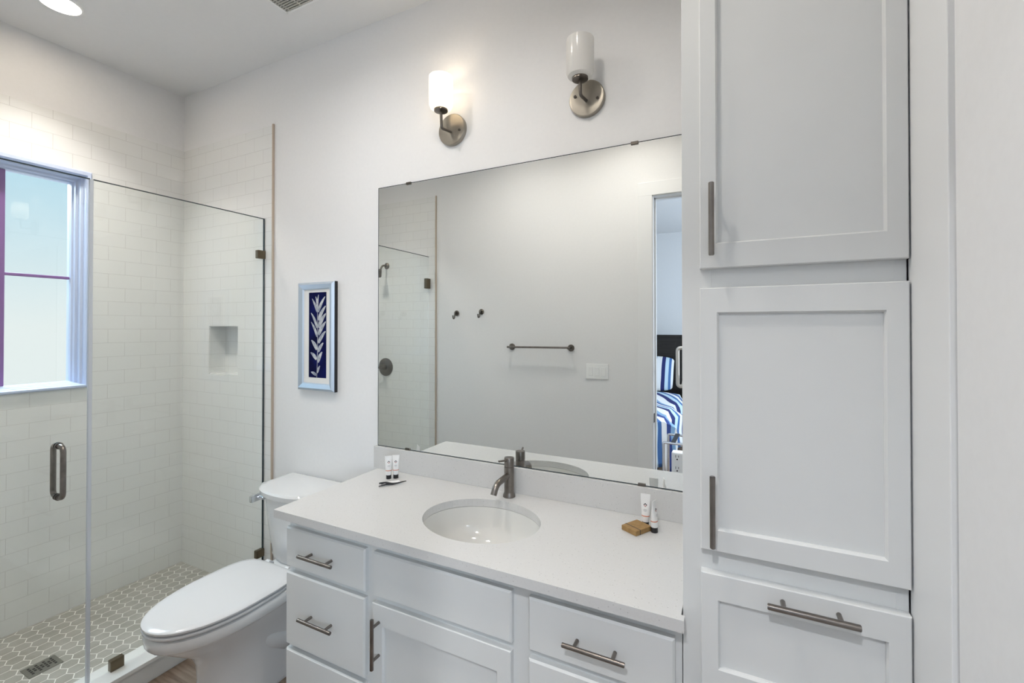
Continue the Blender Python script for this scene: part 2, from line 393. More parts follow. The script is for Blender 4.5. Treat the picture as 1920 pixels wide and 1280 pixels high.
# shower head and valve on the front wall (seen in the mirror)
t = thing('overhead_shower', 'brushed nickel shower head on bent arm high on tiled wall above the valve', 'shower head', (.336, OPP+.004, 2.135))
b = lathe(new(), (.336, OPP+.004, 2.135), [(.030, 0), (.030, .004), (.022, .012), (.012, .018)], axis='Y'); obj('flange', b, NICKELD, t, 40)
b = tube(new(), arc_path([(.336, OPP+.01, 2.135), (.336, OPP+.065, 2.137), (.336, OPP+.095, 2.085)], .03, 8), .009); obj('arm', b, NICKELD, t, 40)
d = Vector((0, .6, -.8)).normalized(); p = Vector((.336, OPP+.092, 2.090))
b = cyl(new(), p, p+d*.04, .014, .03); cyl(b, p+d*.04, p+d*.065, .03, .040, bev=.003); obj('spray_head', b, NICKELD, t, 40)
t = thing('shower_valve', 'round brushed nickel shower valve with lever on tiled wall below shower head', 'shower valve', (.326, OPP+.004, 1.175))
b = lathe(new(), (.326, OPP+.004, 1.175), [(.085, 0), (.085, .004), (.078, .010), (.03, .018)], 40, 'Y'); obj('escutcheon', b, NICKELD, t, 35)
b = lathe(new(), (.326, OPP+.02, 1.175), [(.028, 0), (.028, .03), (.022, .045), (.018, .06)], 28, 'Y'); cyl(b, (.326, OPP+.065, 1.175), (.253, OPP+.075, 1.172), .008); obj('lever', b, NICKELD, t, 35)

# ------------------------------------------------------------------ toilet
TX = 1.300
def egg(cx, yb, yf, hw, z, n=48, eb=3.2, ef=2.15):
    yc = yb+(yf-yb)*.42; pts = []
    for k in range(n):
        a = 2*PI*k/n; c, s = math.cos(a), math.sin(a)
        ex = ef if s < 0 else eb
        x = hw*math.copysign(abs(c)**(2/ex), c); ly = (yc-yf) if s < 0 else (yb-yc)
        pts.append((cx+x, yc+ly*math.copysign(abs(s)**(2/ex), s), z))
    return pts
t = thing('toilet', 'white two-piece toilet with closed elongated lid beside the vanity', 'toilet', (TX, -.45, FZ))
b = loft(new(), [egg(TX, -.16, -.625, .132, FZ), egg(TX, -.16, -.628, .134, -.045), egg(TX, -.165, -.620, .124, -.02), egg(TX, -.17, -.612, .120, .08), egg(TX, -.18, -.618, .122, .15), egg(TX, -.19, -.645, .134, .205),
                 egg(TX, -.20, -.700, .150, .248), egg(TX, -.21, -.745, .165, .283), egg(TX, -.215, -.770, .174, .304), egg(TX, -.22, -.779, .178, .313), egg(TX, -.22, -.790, .189, .318), egg(TX, -.22, -.797, .194, .328), egg(TX, -.22, -.799, .196, .352), egg(TX, -.225, -.796, .194, .364), egg(TX, -.23, -.784, .184, .370)])
box(b, TX-.115, TX+.115, -.24, -.035, .27, .374, .018, 4)
box(b, TX-.10, TX+.10, -.26, -.10, FZ, .30, .03, 4)
# trapway bulge on the side
for s in (1, -1):
    tube(b, [(TX+s*.072, -.44, .245), (TX+s*.080, -.41, .20), (TX+s*.084, -.36, .14), (TX+s*.084, -.30, .10), (TX+s*.084, -.24, .12), (TX+s*.080, -.19, .17), (TX+s*.075, -.15, .13), (TX+s*.075, -.13, .04), (TX+s*.075, -.13, FZ+.002)], [.035, .044, .050, .053, .053, .050, .047, .045, .045], 18)
obj('bowl', b, PORC, t, 50)
obj('seat', loft(new(), [egg(TX, -.268, -.788, .184, .3735), egg(TX, -.262, -.800, .194, .3765), egg(TX, -.258, -.803, .197, .3795), egg(TX, -.258, -.803, .197, .386), egg(TX, -.262, -.797, .192, .3895)]), SEATP, t, 50)
obj('lid', loft(new(), [egg(TX, -.276, -.790, .186, .3935, eb=4.2), egg(TX, -.270, -.801, .195, .396, eb=4.2), egg(TX, -.266, -.804, .198, .399, eb=4.2), egg(TX, -.266, -.804, .198, .406, eb=4.2), egg(TX, -.272, -.796, .190, .411, eb=4.2), egg(TX, -.29, -.77, .165, .4135, eb=4.2), egg(TX, -.36, -.66, .07, .415)]), SEATP, t, 50)
for s in (-1, 1):
    b = cyl(new(), (TX+s*.07-.015, -.255, .395), (TX+s*.07+.015, -.255, .395), .012, bev=.002); box(b, TX+s*.07-.015, TX+s*.07+.015, -.27, -.235, .374, .396, .004)
    obj('hinge', b, SEATP, t, 50)
def tank_ring(hw, yb, yf, bow, z, n=14, r=.03):
    pts = [(TX+hw, yb, z)]
    pts.append((TX-hw, yb, z))
    # front: bowed with rounded corners, left to right
    for k in range(n+1):
        u = -1+2*k/n
        f = 1-abs(u)**4
        pts.append((TX+hw*math.copysign(min(1, abs(u)*1.0), u), yf-bow*(1-u*u)+(1-f)*.045, z))
    return pts
b = loft(new(), [tank_ring(.165, -.03, -.185, .02, .372), tank_ring(.178, -.025, -.195, .022, .40), tank_ring(.192, -.02, -.215, .028, .60), tank_ring(.197, -.018, -.222, .030, .705)])
obj('tank', b, PORC, t, 40)
b = loft(new(), [tank_ring(.200, -.015, -.228, .033, .706), tank_ring(.212, -.010, -.240, .036, .716), tank_ring(.214, -.010, -.243, .036, .738), tank_ring(.208, -.012, -.236, .035, .747), tank_ring(.19, -.03, -.215, .03, .750)])
obj('tank_lid', b, PORC, t, 40)
b = cyl(new(), (TX-.183, -.20, .675), (TX-.222, -.20, .675), .011, bev=.002)
box(b, TX-.238, TX-.218, -.245, -.185, .655, .690, .004)
obj('flush_lever', b, CHROME, t, 40)

# ------------------------------------------------------------------ vanity
VX0, VX1, VF = 1.745, 3.176, -.530
v = thing('vanity_cabinet', 'long pale grey painted vanity cabinet of drawers and a door under the white worktop', 'vanity cabinet', (2.46, -.27, FZ))
b = new()
box(b, VX0, VX0+.018, VF+.018, 0-.002, FZ, .828); box(b, VX1-.018, VX1, VF+.018, -.002, FZ, .828)
box(b, VX0+.018, VX1-.018, VF+.07, -.002, FZ, .03); box(b, VX0+.018, VX1-.018, -.02, -.002, .03, .828); box(b, VX0+.018, VX1-.018, VF+.018, -.02, .03, .05)
# face frame
for x0, x1 in ((VX0, 1.775), (2.125, 2.215), (2.69, 2.79), (3.14, VX1)): box(b, x0, x1, VF, VF+.019, .03, .829, .0008)
for z0, z1 in ((.775, .829), (.60, .655), (.31, .37), (.03, .07)): box(b, VX0+.01, VX1-.01, VF+.0006, VF+.019, z0, z1, .0008)
obj('body', b, CAB, v)
def slab(x0, x1, z0, z1, yf, th=.020, ch=.007):
    b = new(); box(b, x0, x1, yf, yf+th, z0, z1)
    b.normal_update()
    f = [f for f in b.faces if f.normal.y < -.9][0]
    bmesh.ops.inset_region(b, faces=[f], thickness=ch, depth=0)
    for vv in f.verts: vv.co.y -= 0.0
    for vv in b.verts:
        if abs(vv.co.y-yf) < 1e-6 and vv not in f.verts: vv.co.y += ch*.8
    return b
def shaker(x0, x1, z0, z1, yf, rail, top=None, bot=None, th=.022, rec=.011, bead=.005):
    b = slab(x0, x1, z0, z1, yf, th, .003)
    b.normal_update()
    f = [f for f in b.faces if f.normal.y < -.99][0]
    bmesh.ops.inset_region(b, faces=[f], thickness=rail-.003, depth=0)
    zs = sorted(set(round(vv.co.z, 6) for vv in f.verts))
    for vv in f.verts:
        if top and vv.co.z > (z0+z1)/2: vv.co.z = z1-top
        if bot and vv.co.z < (z0+z1)/2: vv.co.z = z0+bot
    bmesh.ops.inset_region(b, faces=[f], thickness=bead, depth=0)
    b.normal_update()
    for vv in f.verts: vv.co.y += rec*.55
    bmesh.ops.inset_region(b, faces=[f], thickness=.0008, depth=0)
    for vv in f.verts: vv.co.y += rec*.45
    return b
def pull(p, q, off, post, parent, yface, r=.0062):
    """bar pull from p to q (x,z) standing off the face"""
    p, q = Vector((p[0], yface-off, p[1])), Vector((q[0], yface-off, q[1])); d = (q-p).normalized(); c = (p+q)/2
    b = cyl(new(), p, q, r, seg=24, bev=.0012)
    for s in (-1, 1):
        a = c+d*s*post/2; cyl(b, a, Vector((a.x, yface-.0002, a.z)), .0050, seg=16)
    return obj('handle', b, NICKEL, parent, 40)
VY = -.550
for (x0, x1, z0, z1, ph) in ((1.748, 2.149, .641, .789, (1.855, 2.027, .714)), (1.748, 2.149, .345, .620, (1.856, 2.024, .483)), (1.748, 2.149, .05, .327, (1.856, 2.024, .19)),
                             (2.767, 3.160, .640, .789, (2.880, 3.046, .712)), (2.767, 3.160, .345, .616, (2.880, 3.046, .48)), (2.767, 3.160, .05, .325, (2.880, 3.046, .19))):
    dr = obj('drawer', slab(x0, x1, z0, z1, VY), CAB, v)
    pull((ph[0], ph[2]), (ph[1], ph[2]), .034, .102, dr, VY)
obj('false_front', slab(2.188, 2.713, .640, .790, VY), CAB, v)
dr = obj('door', shaker(2.184, 2.712, .05, .617, VY, .063, top=.070, bot=.070), CAB, v)
pull((2.2155, .587), (2.2155, .420), .034, .110, dr, VY)

# countertop with the oval cut-out
CT, CB = .859, .829
SKX, SKY, SA, SB = 2.466, -.300, .224, .180
def ell(a, c, z, n=64): return [(SKX+a*math.cos(2*PI*k/n), SKY+c*math.sin(2*PI*k/n), z) for k in range(n)]
cnt = thing('vanity_countertop', 'white speckled quartz vanity worktop with low upstand and oval cut-out', 'countertop', (2.44, -.28, CB))
b = new()
outer = [(1.716, -.579), (1.716, -.001), (3.176, -.001), (3.176, -.5565), (3.184, -.5565), (3.184, -.579)]
for z in (CT, CB):
    vs = [b.verts.new((x, y, z)) for x, y in outer]; es = [b.edges.new((vs[i], vs[(i+1) % len(vs)])) for i in range(len(vs))]
    ws = [b.verts.new(p) for p in ell(SA, SB, z)]; es += [b.edges.new((ws[i], ws[(i+1) % 64])) for i in range(64)]
    bmesh.ops.triangle_fill(b, edges=es, use_beauty=True)
    if z == CT: V1, W1 = vs, ws
for A, C in ((V1, vs), (W1, ws)):
    for i in range(len(A)): b.faces.new((A[i], A[(i+1) % len(A)], C[(i+1) % len(A)], C[i]))
bmesh.ops.recalc_face_normals(b, faces=b.faces)
obj('slab', b, QUARTZ, cnt)
obj('backsplash', B(1.690, 3.176, -.020, -.001, CT, .966, .0012), QUARTZ, cnt)
# sink
t = thing('sink_basin', 'oval white undermount sink basin set below the cut-out in front of faucet', 'sink', (SKX, SKY, .70))
rings = [(1.03, CB-.001), (1.03, CB-.010), (1.0, CB-.012), (.985, CB-.02), (.965, CB-.045), (.92, CB-.08), (.82, CB-.115), (.62, CB-.138), (.35, CB-.147), (.115, CB-.150)]
R1 = [ell(SA*k+.004, SB*k+.004, z) for k, z in [(1.03, CB-.0012)] ] + [ell(SA*k, SB*k, z) for k, z in [(1.0, CB-.0012), (.995, CB-.008), (.975, CB-.035), (.94, CB-.07), (.85, CB-.105), (.66, CB-.13), (.36, CB-.142), (.10, CB-.147)]]
R2 = [ell(SA*k+.012, SB*k+.012, z-.008) for k, z in [(.10, CB-.147), (.36, CB-.145), (.66, CB-.138), (.86, CB-.112), (.96, CB-.07), (1.0, CB-.035), (1.02, CB-.006)]]
b = loft(new(), R1+R2+[R1[0]], caps=False)
bmesh.ops.remove_doubles(b, verts=b.verts, dist=1e-6)
obj('basin', b, SINKP, t, 60)
b = lathe(new(), (SKX, SKY, CB-.150), [(.030, .0), (.030, .006), (.022, .008), (.021, .004)]); obj('drain', b, NICKEL, t, 40)
# faucet
fx, fy = 2.462, -.062
t = thing('faucet', 'brushed nickel single-lever faucet on the worktop behind the sink', 'faucet', (fx, fy, CT))
b = lathe(new(), (fx, fy, CT), [(.0255, 0), (.0255, .006), (.0215, .016), (.0205, .022), (.0205, .122), (.019, .1225), (.019, .1245)]); obj('body', b, NICKEL, t, 35)
b = lathe(new(), (fx, fy, CT+.1245), [(.0185, 0), (.0205, .001), (.0205, .033), (.0195, .035), (.010, .036)])
cyl(b, (fx, fy-.004, CT+.150), (fx-.016, fy-.060, CT+.157), .0042, bev=.001); obj('lever', b, NICKEL, t, 35)
b = tube(new(), arc_path([(fx, fy-.01, CT+.090), (fx-.006, fy-.100, CT+.078), (fx-.009, fy-.118, CT+.042)], .022, 8), .0125, 20); obj('spout', b, NICKEL, t, 40)

# ------------------------------------------------------------------ mirror
MX0, MX1, MZ0, MZ1 = 1.707, 3.176, .970, 2.245
t = thing('wall_mirror', 'large frameless wall mirror above the vanity upstand', 'mirror', ((MX0+MX1)/2, -.003, MZ0))
obj('mirror_glass', B(MX0, MX1, -.0075, -.002, MZ0, MZ1), MIRROR, t)
b = new(); e_ = .0028
box(b, MX0-e_, MX0, -.0078, -.001, MZ0-e_, MZ1+e_); box(b, MX0, MX1, -.0078, -.001, MZ1, MZ1+e_); box(b, MX0, MX1, -.0078, -.001, MZ0-e_, MZ0)
obj('edge', b, EDGE, t)
for x, z in ((1.895, MZ1), (2.962, MZ1), (1.892, MZ0), (2.985, MZ0)):
    obj('clip', B(x-.014, x+.014, -.0125, -.0005, z-.006, z+.006, .0015), NICKELD, t)

# ------------------------------------------------------------------ picture
t = thing('framed_print', 'narrow silver-framed print of pale leaves on navy hung above toilet', 'picture', (1.277, -.003, 1.505))
px0, px1, pz0, pz1 = 1.140, 1.416, 1.214, 1.796; fw = .040
def frame_ring(x0, x1, z0, z1, y): return [(x0, y, z0), (x1, y, z0), (x1, y, z1), (x0, y, z1)]
b = loft(new(), [frame_ring(px0+.004, px1-.004, pz0+.004, pz1-.004, -.001), frame_ring(px0, px1, pz0, pz1, -.005), frame_ring(px0, px1, pz0, pz1, -.020), frame_ring(px0+.012, px1-.012, pz0+.012, pz1-.012, -.030),
                 frame_ring(px0+fw-.006, px1-fw+.006, pz0+fw-.006, pz1-fw+.006, -.022), frame_ring(px0+fw, px1-fw, pz0+fw, pz1-fw, -.012)], caps=False)
obj('frame', b, SILVER, t)
obj('frame_side', B(px1-.0005, px1+.003, -.0185, -.0015, pz0-.002, pz1+.001), BLACK, t)
obj('mat_board', B(px0+fw-.004, px1-fw+.004, -.014, -.010, pz0+fw-.004, pz1-fw+.004), MATB, t)
ax0, ax1, az0, az1 = 1.218, 1.350, 1.283, 1.742
art = obj('print', B(ax0, ax1, -.0150, -.0139, az0, az1), NAVY, t)
b = new()
def leaf(x, z, ang, ln, wd):
    leaf.n += 1; yy = -.0152-.00002*leaf.n
    vs = []; n = 9; ca, sa = math.cos(ang), math.sin(ang)
    up = []; dn = []
    for k in range(n+1):
        s = k/n; w = wd*math.sin(PI*s**.75)*.5; bend = .06*ln*math.sin(PI*s)
        for lst, sg in ((up, 1), (dn, -1)):
            u, q = s*ln, sg*w+bend*(1 if math.cos(ang) > 0 else -1)
            X_, Z_ = x+u*ca-q*sa, z+u*sa+q*ca
            lst.append((min(max(X_, ax0+.0005), ax1-.0005), min(max(Z_, az0+.0005), az1-.0005)))
    for k in range(n):
        q4 = [up[k], up[k+1], dn[k+1], dn[k]]; vv = [b.verts.new((p[0], yy, p[1])) for p in q4]
        if len({(round(p[0], 5), round(p[1], 5)) for p in q4}) == 4: b.faces.new(vv)
leaf.n = 0
sx = 1.277
def stemx(z): return sx+.006*math.sin((z-az0)*7)+.004
stem = [(stemx(az0+(az1-az0)*k/30), -.0153, az0+(az1-az0)*k/30) for k in range(25)]
AH = az1-az0
for fz, a, l, w, sd in ((.02, 22, .055, .017, -1), (.045, 62, .055, .016, 1), (.16, 60, .085, .024, 1), (.285, 52, .080, .022, 1), (.20, 38, .075, .022, -1), (.31, 50, .085, .024, -1), (.385, 50, .105, .023, 1),
                      (.45, 60, .120, .017, -1), (.475, 53, .115, .024, 1), (.555, 60, .120, .018, -1), (.56, 54, .120, .025, 1), (.645, 55, .120, .023, 1), (.745, 62, .105, .016, -1), (.75, 100, .105, .014, 1), (.76, 84, .11, .015, 1), (.74, 58, .125, .019, 1)):
    an = math.radians(a) if sd > 0 else PI-math.radians(a)
    z = az0+AH*fz; leaf(stemx(z), z, an, l, w)
tube(b, stem, .0016, 6)
obj('leaf_pattern', b, LEAFM, art)

# ------------------------------------------------------------------ sconces
def sconce(x, z, label, dz=0.0):
    t = thing('wall_sconce', label, 'wall lamp', (x, 0, z))
    o = obj('backplate', lathe(new(), (x, 0, z), [(.071, -.001), (.071, -.016), (.068, -.0195), (.06, -.021), (.001, -.0225)], 48, 'Y'), BACKP, t, 30)
    for s in (-1, 1): obj('screw', lathe(new(), (x+s*.045, -.021, z-.012*s), [(.006, 0), (.006, -.004), (.003, -.007)], 16, 'Y'), NICKELD, o, 40)
    y = -.100
    b = tube(new(), arc_path([(x, -.021, z-.012), (x, y+.005, z-.025), (x, y, z+.048+dz)], .012, 5), .0062, 14)
    obj('arm', b, NICKELD, t, 40)
    obj('shade_holder', lathe(new(), (x, y, z+.043+dz), [(.012, 0), (.030, .004), (.030, .012), (.020, .014)], 32), NICKELD, t, 35)
    prof = [(.006, .052), (.030, .054), (.046, .060), (.052, .075), (.052, .196), (.0505, .196)]
    obj('shade', lathe(new(), (x, y, z+dz), prof, 48, caps=False), OPAL, t, 35)
    return t
sconce(2.147, 2.452, 'lit wall sconce with white cylinder shade, the left one above the mirror')
sconce(2.779, 2.452, 'unlit wall sconce with white cylinder shade, the right one near tall cabinet', -.016)
def bulb(name, loc, power, col, r):
    d = bpy.data.lights.new(name, 'POINT'); d.energy = power; d.color = col; d.shadow_soft_size = r
    o = bpy.data.objects.new(name, d); COL.objects.link(o); o.location = loc; return o
bulb('sconce_bulb', (2.147, -.100, 2.452+.150), 0.6, (1.0, .80, .56), .022)

# ------------------------------------------------------------------ ceiling fixtures
LENS = mat('lamp_lens', (1, 1, 1), .5, emit=(1.0, 0.84, 0.66), estr=44.0)
def downlight(x, y, label, power, col=(1, .93, .84), r=.072, z=CZ, spread=120):
    t = thing('recessed_light', label, 'ceiling light', (x, y, z), 'recessed ceiling lights')
    obj('trim_ring', lathe(new(), (x, y, z), [(r+.012, 0), (r+.010, -.005), (r+.001, -.007), (r, -.003), (r, 0)], 48), WHITEP, t, 35)
    obj('lens', lathe(new(), (x, y, z), [(r, -.001), (r*.9, -.0045), (.01, -.006)], 48), LENS, t, 35)
    l = area('recessed_lamp', (x, y, z-.012), (0, 0, 0), r*2, power, col, shape='DISK'); l.data.spread = math.radians(spread); return t
downlight(.425, -.765, 'glowing round recessed ceiling light over the shower', 5.6, (1, .94, .86), spread=97)
downlight(1.85, -.90, 'added round ceiling fill light over the toilet side of the room', 5.0, (1, .97, .93), spread=158)  # unseen fixture, added to brighten the toilet side
downlight(2.70, -1.05, 'added round ceiling fill light in front of the tall cabinet', 4.5, (1, .97, .92), spread=150)  # second unseen fixture, added as fill for vanity and cabinet
downlight(3.10, -2.6, 'added bedroom ceiling fill light just outside the doorway', 24, (.92, .95, 1))  # invented lamp behind the camera, flash-like fill through the doorway
# vent
t = thing('ceiling_vent', 'louvred grey-white ceiling vent grille near the back wall', 'vent', (1.49, -.39, CZ))
vx0, vx1, vy0, vy1 = 1.338, 1.648, -.552, -.242
b = new()
for a in ((vx0, vx1, vy1-.010, vy1), (vx0, vx1, vy0, vy0+.010), (vx0, vx0+.008, vy0, vy1), (vx1-.008, vx1, vy0, vy1)): box(b, *a, CZ-.008, CZ, .001)
obj('frame', b, WHITEP, t)
SL = mat('vent_slat', (0.50, 0.49, 0.45), .5); SLB = mat('vent_back', (0.10, 0.10, 0.09), .7)
obj('backing', B(vx0+.004, vx1-.004, vy0+.004, vy1-.004, CZ-.0015, CZ-.0003), SLB, t)
b = new(); n = 24
for k in range(n): y = vy0+.014+(vy1-vy0-.028)*k/(n-1); box(b, vx0+.004, vx1-.004, y-.0030, y+.0030, CZ-.006, CZ-.0015)
for x in (vx0+.03, vx0+.108, vx0+.186, vx0+.264): box(b, x-.003, x+.003, vy0+.004, vy1-.004, CZ-.0068, CZ-.002)
obj('louvre', b, SL, t)

# ------------------------------------------------------------------ tall cabinet
t = thing('tall_cabinet', 'tall pale grey linen cabinet with two panelled doors and lower drawer', 'tall cabinet', (3.40, -.27, FZ))
TX0, TX1, TF, TFY = 3.178, 3.611, -.534, -.556
b = new(); box(b, TX0, TX0+.018, TF+.015, -.002, FZ, 2.80); box(b, TX1-.018, TX1, TF+.015, -.002, FZ, 2.80); box(b, TX0, TX1, -.02, -.002, FZ, 2.80)
box(b, TX0, TX1, TF+.015, -.002, 2.78, 2.80)
box(b, TX0, 3.245, TF, TF+.019, FZ, 2.80, .001); box(b, 3.59, TX1, TF, TF+.019, FZ, 2.80, .001)
for z0, z1 in ((FZ, .07), (.39, .44), (.95, 1.05), (1.62, 1.72), (2.68, 2.80)): box(b, TX0+.01, TX1-.005, TF+.0006, TF+.019, z0, z1, .001)
obj('body', b, CAB, t)
dr = obj('door', shaker(3.220, 3.610, 1.694, 2.72, TFY, .050, top=.058, bot=.057), CAB, t); pull((3.247, 1.889), (3.247, 1.720), .032, .11, dr, TFY)
dr = obj('door', shaker(3.220, 3.610, 1.028, 1.648, TFY, .052, top=.058, bot=.050), CAB, t)
pull((3.2475, 1.213), (3.2475, 1.048), .032, .11, dr, TFY)
for f in (0,):
    dr = obj('drawer', shaker(3.220, 3.610, .695, .975, TFY, .052, top=.060, bot=.058), CAB, t); pull((3.356, .9475), (3.521, .9475), .034, .102, dr, TFY, .0068)
dr = obj('drawer', shaker(3.220, 3.610, .385, .665, TFY, .052, top=.060, bot=.058), CAB, t); pull((3.356, .63), (3.521, .63), .034, .102, dr, TFY)
dr = obj('drawer', shaker(3.220, 3.610, .06, .355, TFY, .052, top=.060, bot=.058), CAB, t); pull((3.356, .32), (3.521, .32), .034, .102, dr, TFY)

# ------------------------------------------------------------------ toiletries
def amenity(x, y, rot, h, label, tilt=0.0):
    t = thing('toiletry_tube', label, 'toiletry tube', (x, y, CT), None)
    ca, sa = math.cos(rot), math.sin(rot)
    def ring(a, c, z, n=24): return [(x+a*math.cos(2*PI*k/n)*ca-c*math.sin(2*PI*k/n)*sa, y+a*math.cos(2*PI*k/n)*sa+c*math.sin(2*PI*k/n)*ca+tilt*z, CT+z) for k in range(n)]
    obj('cap', loft(new(), [ring(.0108, .0108, 0), ring(.0116, .0116, .001), ring(.0116, .0116, .018)]), BLACK, t, 40)
    prof = [(.0116, .0116, .018), (.0124, .0118, .020), (.0132, .0112, .035), (.0145, .0085, .06), (.0158, .0045, .083), (.0166, .0012, .094), (.0168, .0010, h)]
    obj('body', loft(new(), [ring(*p) for p in prof]), TUBEW, t, 40)
    obj('band', loft(new(), [ring(.01365, .01115, .0370), ring(.0138, .0108, .0400)], caps=False), ORANGE, t, 40)
    # emblem: little diamond ring, dark above and red below, on the front
    b1, b2 = new(), new()
    def P(u, w, off): # off: depth on the front face (-local y)
        z = .076+w; c = .0085+(.0045-.0085)*(z-.06)/.023+off
        return (x+u*ca+c*sa, y+u*sa-c*ca+tilt*z, CT+z)
    for bb, segs in ((b1, (((-1, 0), (0, 1)), ((0, 1), (1, 0)))), (b2, (((-1, 0), (0, -1)), ((0, -1), (1, 0))))):
        for (p, q) in segs:
            r0, r1 = .0030, .0066
            f = [bb.verts.new(P(p[0]*r1, p[1]*r1, .0006)), bb.verts.new(P(q[0]*r1, q[1]*r1, .0006)), bb.verts.new(P(q[0]*r0, q[1]*r0, .0006)), bb.verts.new(P(p[0]*r0, p[1]*r0, .0006))]
            bb.faces.new(f)
    obj('emblem', b1, BLACK, t); obj('emblem', b2, EMB2, t)['label'] = 'pale red lower half of the emblem'
    bb = new()
    for i, (w, hw) in enumerate(((-.014, .005), (-.017, .0065), (-.020, .004))):
        f = [bb.verts.new(P(u, w+q, .0010)) for u, q in ((-hw, -.0004), (hw, -.0004), (hw, .0004), (-hw, .0004))]; bb.faces.new(f)
    obj('fine_print', bb, GREYP, t)
    return t
def face(x, y): # rotation so the tube front looks to the doorway
    d = Vector((3.292-x, -1.716-y)); return math.atan2(d.y, d.x)+PI/2
amenity(1.868, -.113, face(1.868, -.113)+.05, .1045, 'white toiletry tube with black cap, left one of the pair beside the mirror corner')
amenity(1.892, -.092, face(1.892, -.092)-.1, .1060, 'white toiletry tube with black cap, right one of the pair beside the mirror corner')
amenity(3.014, -.098, face(3.014, -.098)-.15, .1130, 'upright white toiletry tube behind the brown soap box')
amenity(3.048, -.130, face(3.048, -.130)+1.1, .1060, 'white toiletry tube seen from its side at right of the brown soap box')
# soap box
t = thing('soap_box', 'small brown cardboard soap box lying on the worktop near the tall cabinet', 'soap box', (2.985, -.150, CT))
ang = math.radians(60); R_ = Matrix.Rotation(ang, 4, 'Z')
def rotated(b, c):
    bmesh.ops.transform(b, matrix=Matrix.Translation(c) @ R_ @ Matrix.Translation(-Vector(c)), verts=b.verts); return b
c0 = Vector((2.992, -.142, CT))
b = rotated(B(c0.x-.040, c0.x+.038, c0.y-.032, c0.y+.032, CT+.0002, CT+.0165, .0012), c0); obj('carton', b, KRAFT, t)
b = new(); box(b, c0.x-.0205, c0.x-.0180, c0.y-.0322, c0.y+.0322, CT+.0003, CT+.0169); obj('seam_line', rotated(b, c0), BLACK, t)
# ribboned packet
t = thing('ribboned_packet', 'small white sachet with dark ribbon lying before the left toiletry tubes', 'packet', (1.935, -.165, CT))
c1 = Vector((1.925, -.155, CT)); R_ = Matrix.Rotation(math.radians(58), 4, 'Z')
obj('sachet', rotated(B(c1.x-.036, c1.x+.036, c1.y-.022, c1.y+.020, CT+.0002, CT+.0035, .0012), c1), TUBEW, t)
b = new(); zr = CT+.0065
tube(b, [(1.905, -.218, CT+.003), (1.922, -.196, zr), (1.945, -.172, zr), (1.955, -.158, zr)], [.002, .0035, .0045, .003], 8)
tube(b, [(1.955, -.158, zr), (1.968, -.136, zr+.001), (1.974, -.118, zr)], [.003, .0028, .0018], 8)
tube(b, [(1.884, -.190, CT+.004), (1.898, -.186, zr+.002), (1.915, -.184, zr+.004), (1.938, -.178, zr+.002), (1.952, -.166, zr)], [.0035, .0025, .004, .004, .003], 8)
tube(b, [(1.900, -.196, zr), (1.915, -.192, zr+.006), (1.932, -.186, zr+.004), (1.922, -.198, zr)], [.003, .003, .003, .003], 8)
obj('ribbon', b, BLACK, t, 60)

# ------------------------------------------------------------------ fittings on the front wall, seen in the mirror
def robe_hook(x, z, label):
    t = thing('robe_hook', label, 'robe hook', (x, OPP, z), 'robe hooks by the shower')
    obj('base', lathe(new(), (x, OPP, z), [(.024, .0005), (.024, .006), (.020, .011), (.006, .013)], 28, 'Y'), NICKELD, t, 35)
    y = OPP
    obj('hook', tube(new(), arc_path([(x, y+.012, z+.004), (x, y+.030, z+.004), (x, y+.036, z-.045), (x, y+.058, z-.050), (x, y+.062, z-.020)], .010, 4), .0055, 12), NICKELD, t, 40)
robe_hook(1.124, 1.676, 'dark nickel robe hook on white wall, the one nearer the shower')
robe_hook(1.374, 1.684, 'dark nickel robe hook on white wall, the one nearer the towel bar')
t = thing('towel_bar', 'slim dark nickel towel bar on the white wall between hooks and switches', 'towel bar', (1.917, OPP, 1.394))
for x in (1.664, 2.170):
    obj('post', lathe(new(), (x, OPP, 1.394), [(.0265, .0005), (.0265, .006), (.022, .012), (.009, .014), (.009, .072)], 28, 'Y'), NICKELD, t, 35)
obj('bar', cyl(new(), (1.650, OPP+.066, 1.394), (2.180, OPP+.066, 1.398), .0075, bev=.001), NICKEL, t, 40)
t = thing('light_switch', 'white plate with three rocker switches on the wall beside doorway', 'light switch', (2.374, OPP, 1.222))
obj('plate', B(2.289, 2.460, OPP+.0003, OPP+.007, 1.166, 1.279, .002), WHITEP, t)
for k, x in enumerate((2.326, 2.3745, 2.423)):
    b = B(x-.0165, x+.0165, OPP+.004, OPP+(.010 if k else .0085), 1.190, 1.255, .0015); obj('rocker', b, WHITEP, t)

# ------------------------------------------------------------------ bedroom behind the doorway
BX0, BX1, BY = -.4, 5.0, -6.0
struct('floor_bedroom', B(BX0, BX1, BY, YO, FZ-.1, FZ), WOODF)
struct('ceiling_bedroom', B(BX0, BX1, BY, YO, CZ, CZ+.12), CEIL)
struct('wall_bedroom_far', B(BX0-.1, BX1+.1, BY-.12, BY, FZ-.1, CZ), PAINT)
struct('wall_bedroom_left', B(BX0-.1, BX0, BY, YO, FZ-.1, CZ), PAINT)
b = new(); box(b, BX1, BX1+.12, BY, -4.9, FZ-.1, CZ); box(b, BX1, BX1+.12, -2.9, YO, FZ-.1, CZ); box(b, BX1, BX1+.12, -4.9, -2.9, FZ-.1, .75); box(b, BX1, BX1+.12, -4.9, -2.9, 2.65, CZ)
struct('wall_bedroom_right', b, PAINT)
b = new(); box(b, 3.76, BX1, YO, OPP, FZ-.1, CZ); struct('wall_bedroom_near', b, PAINT)
b = new()
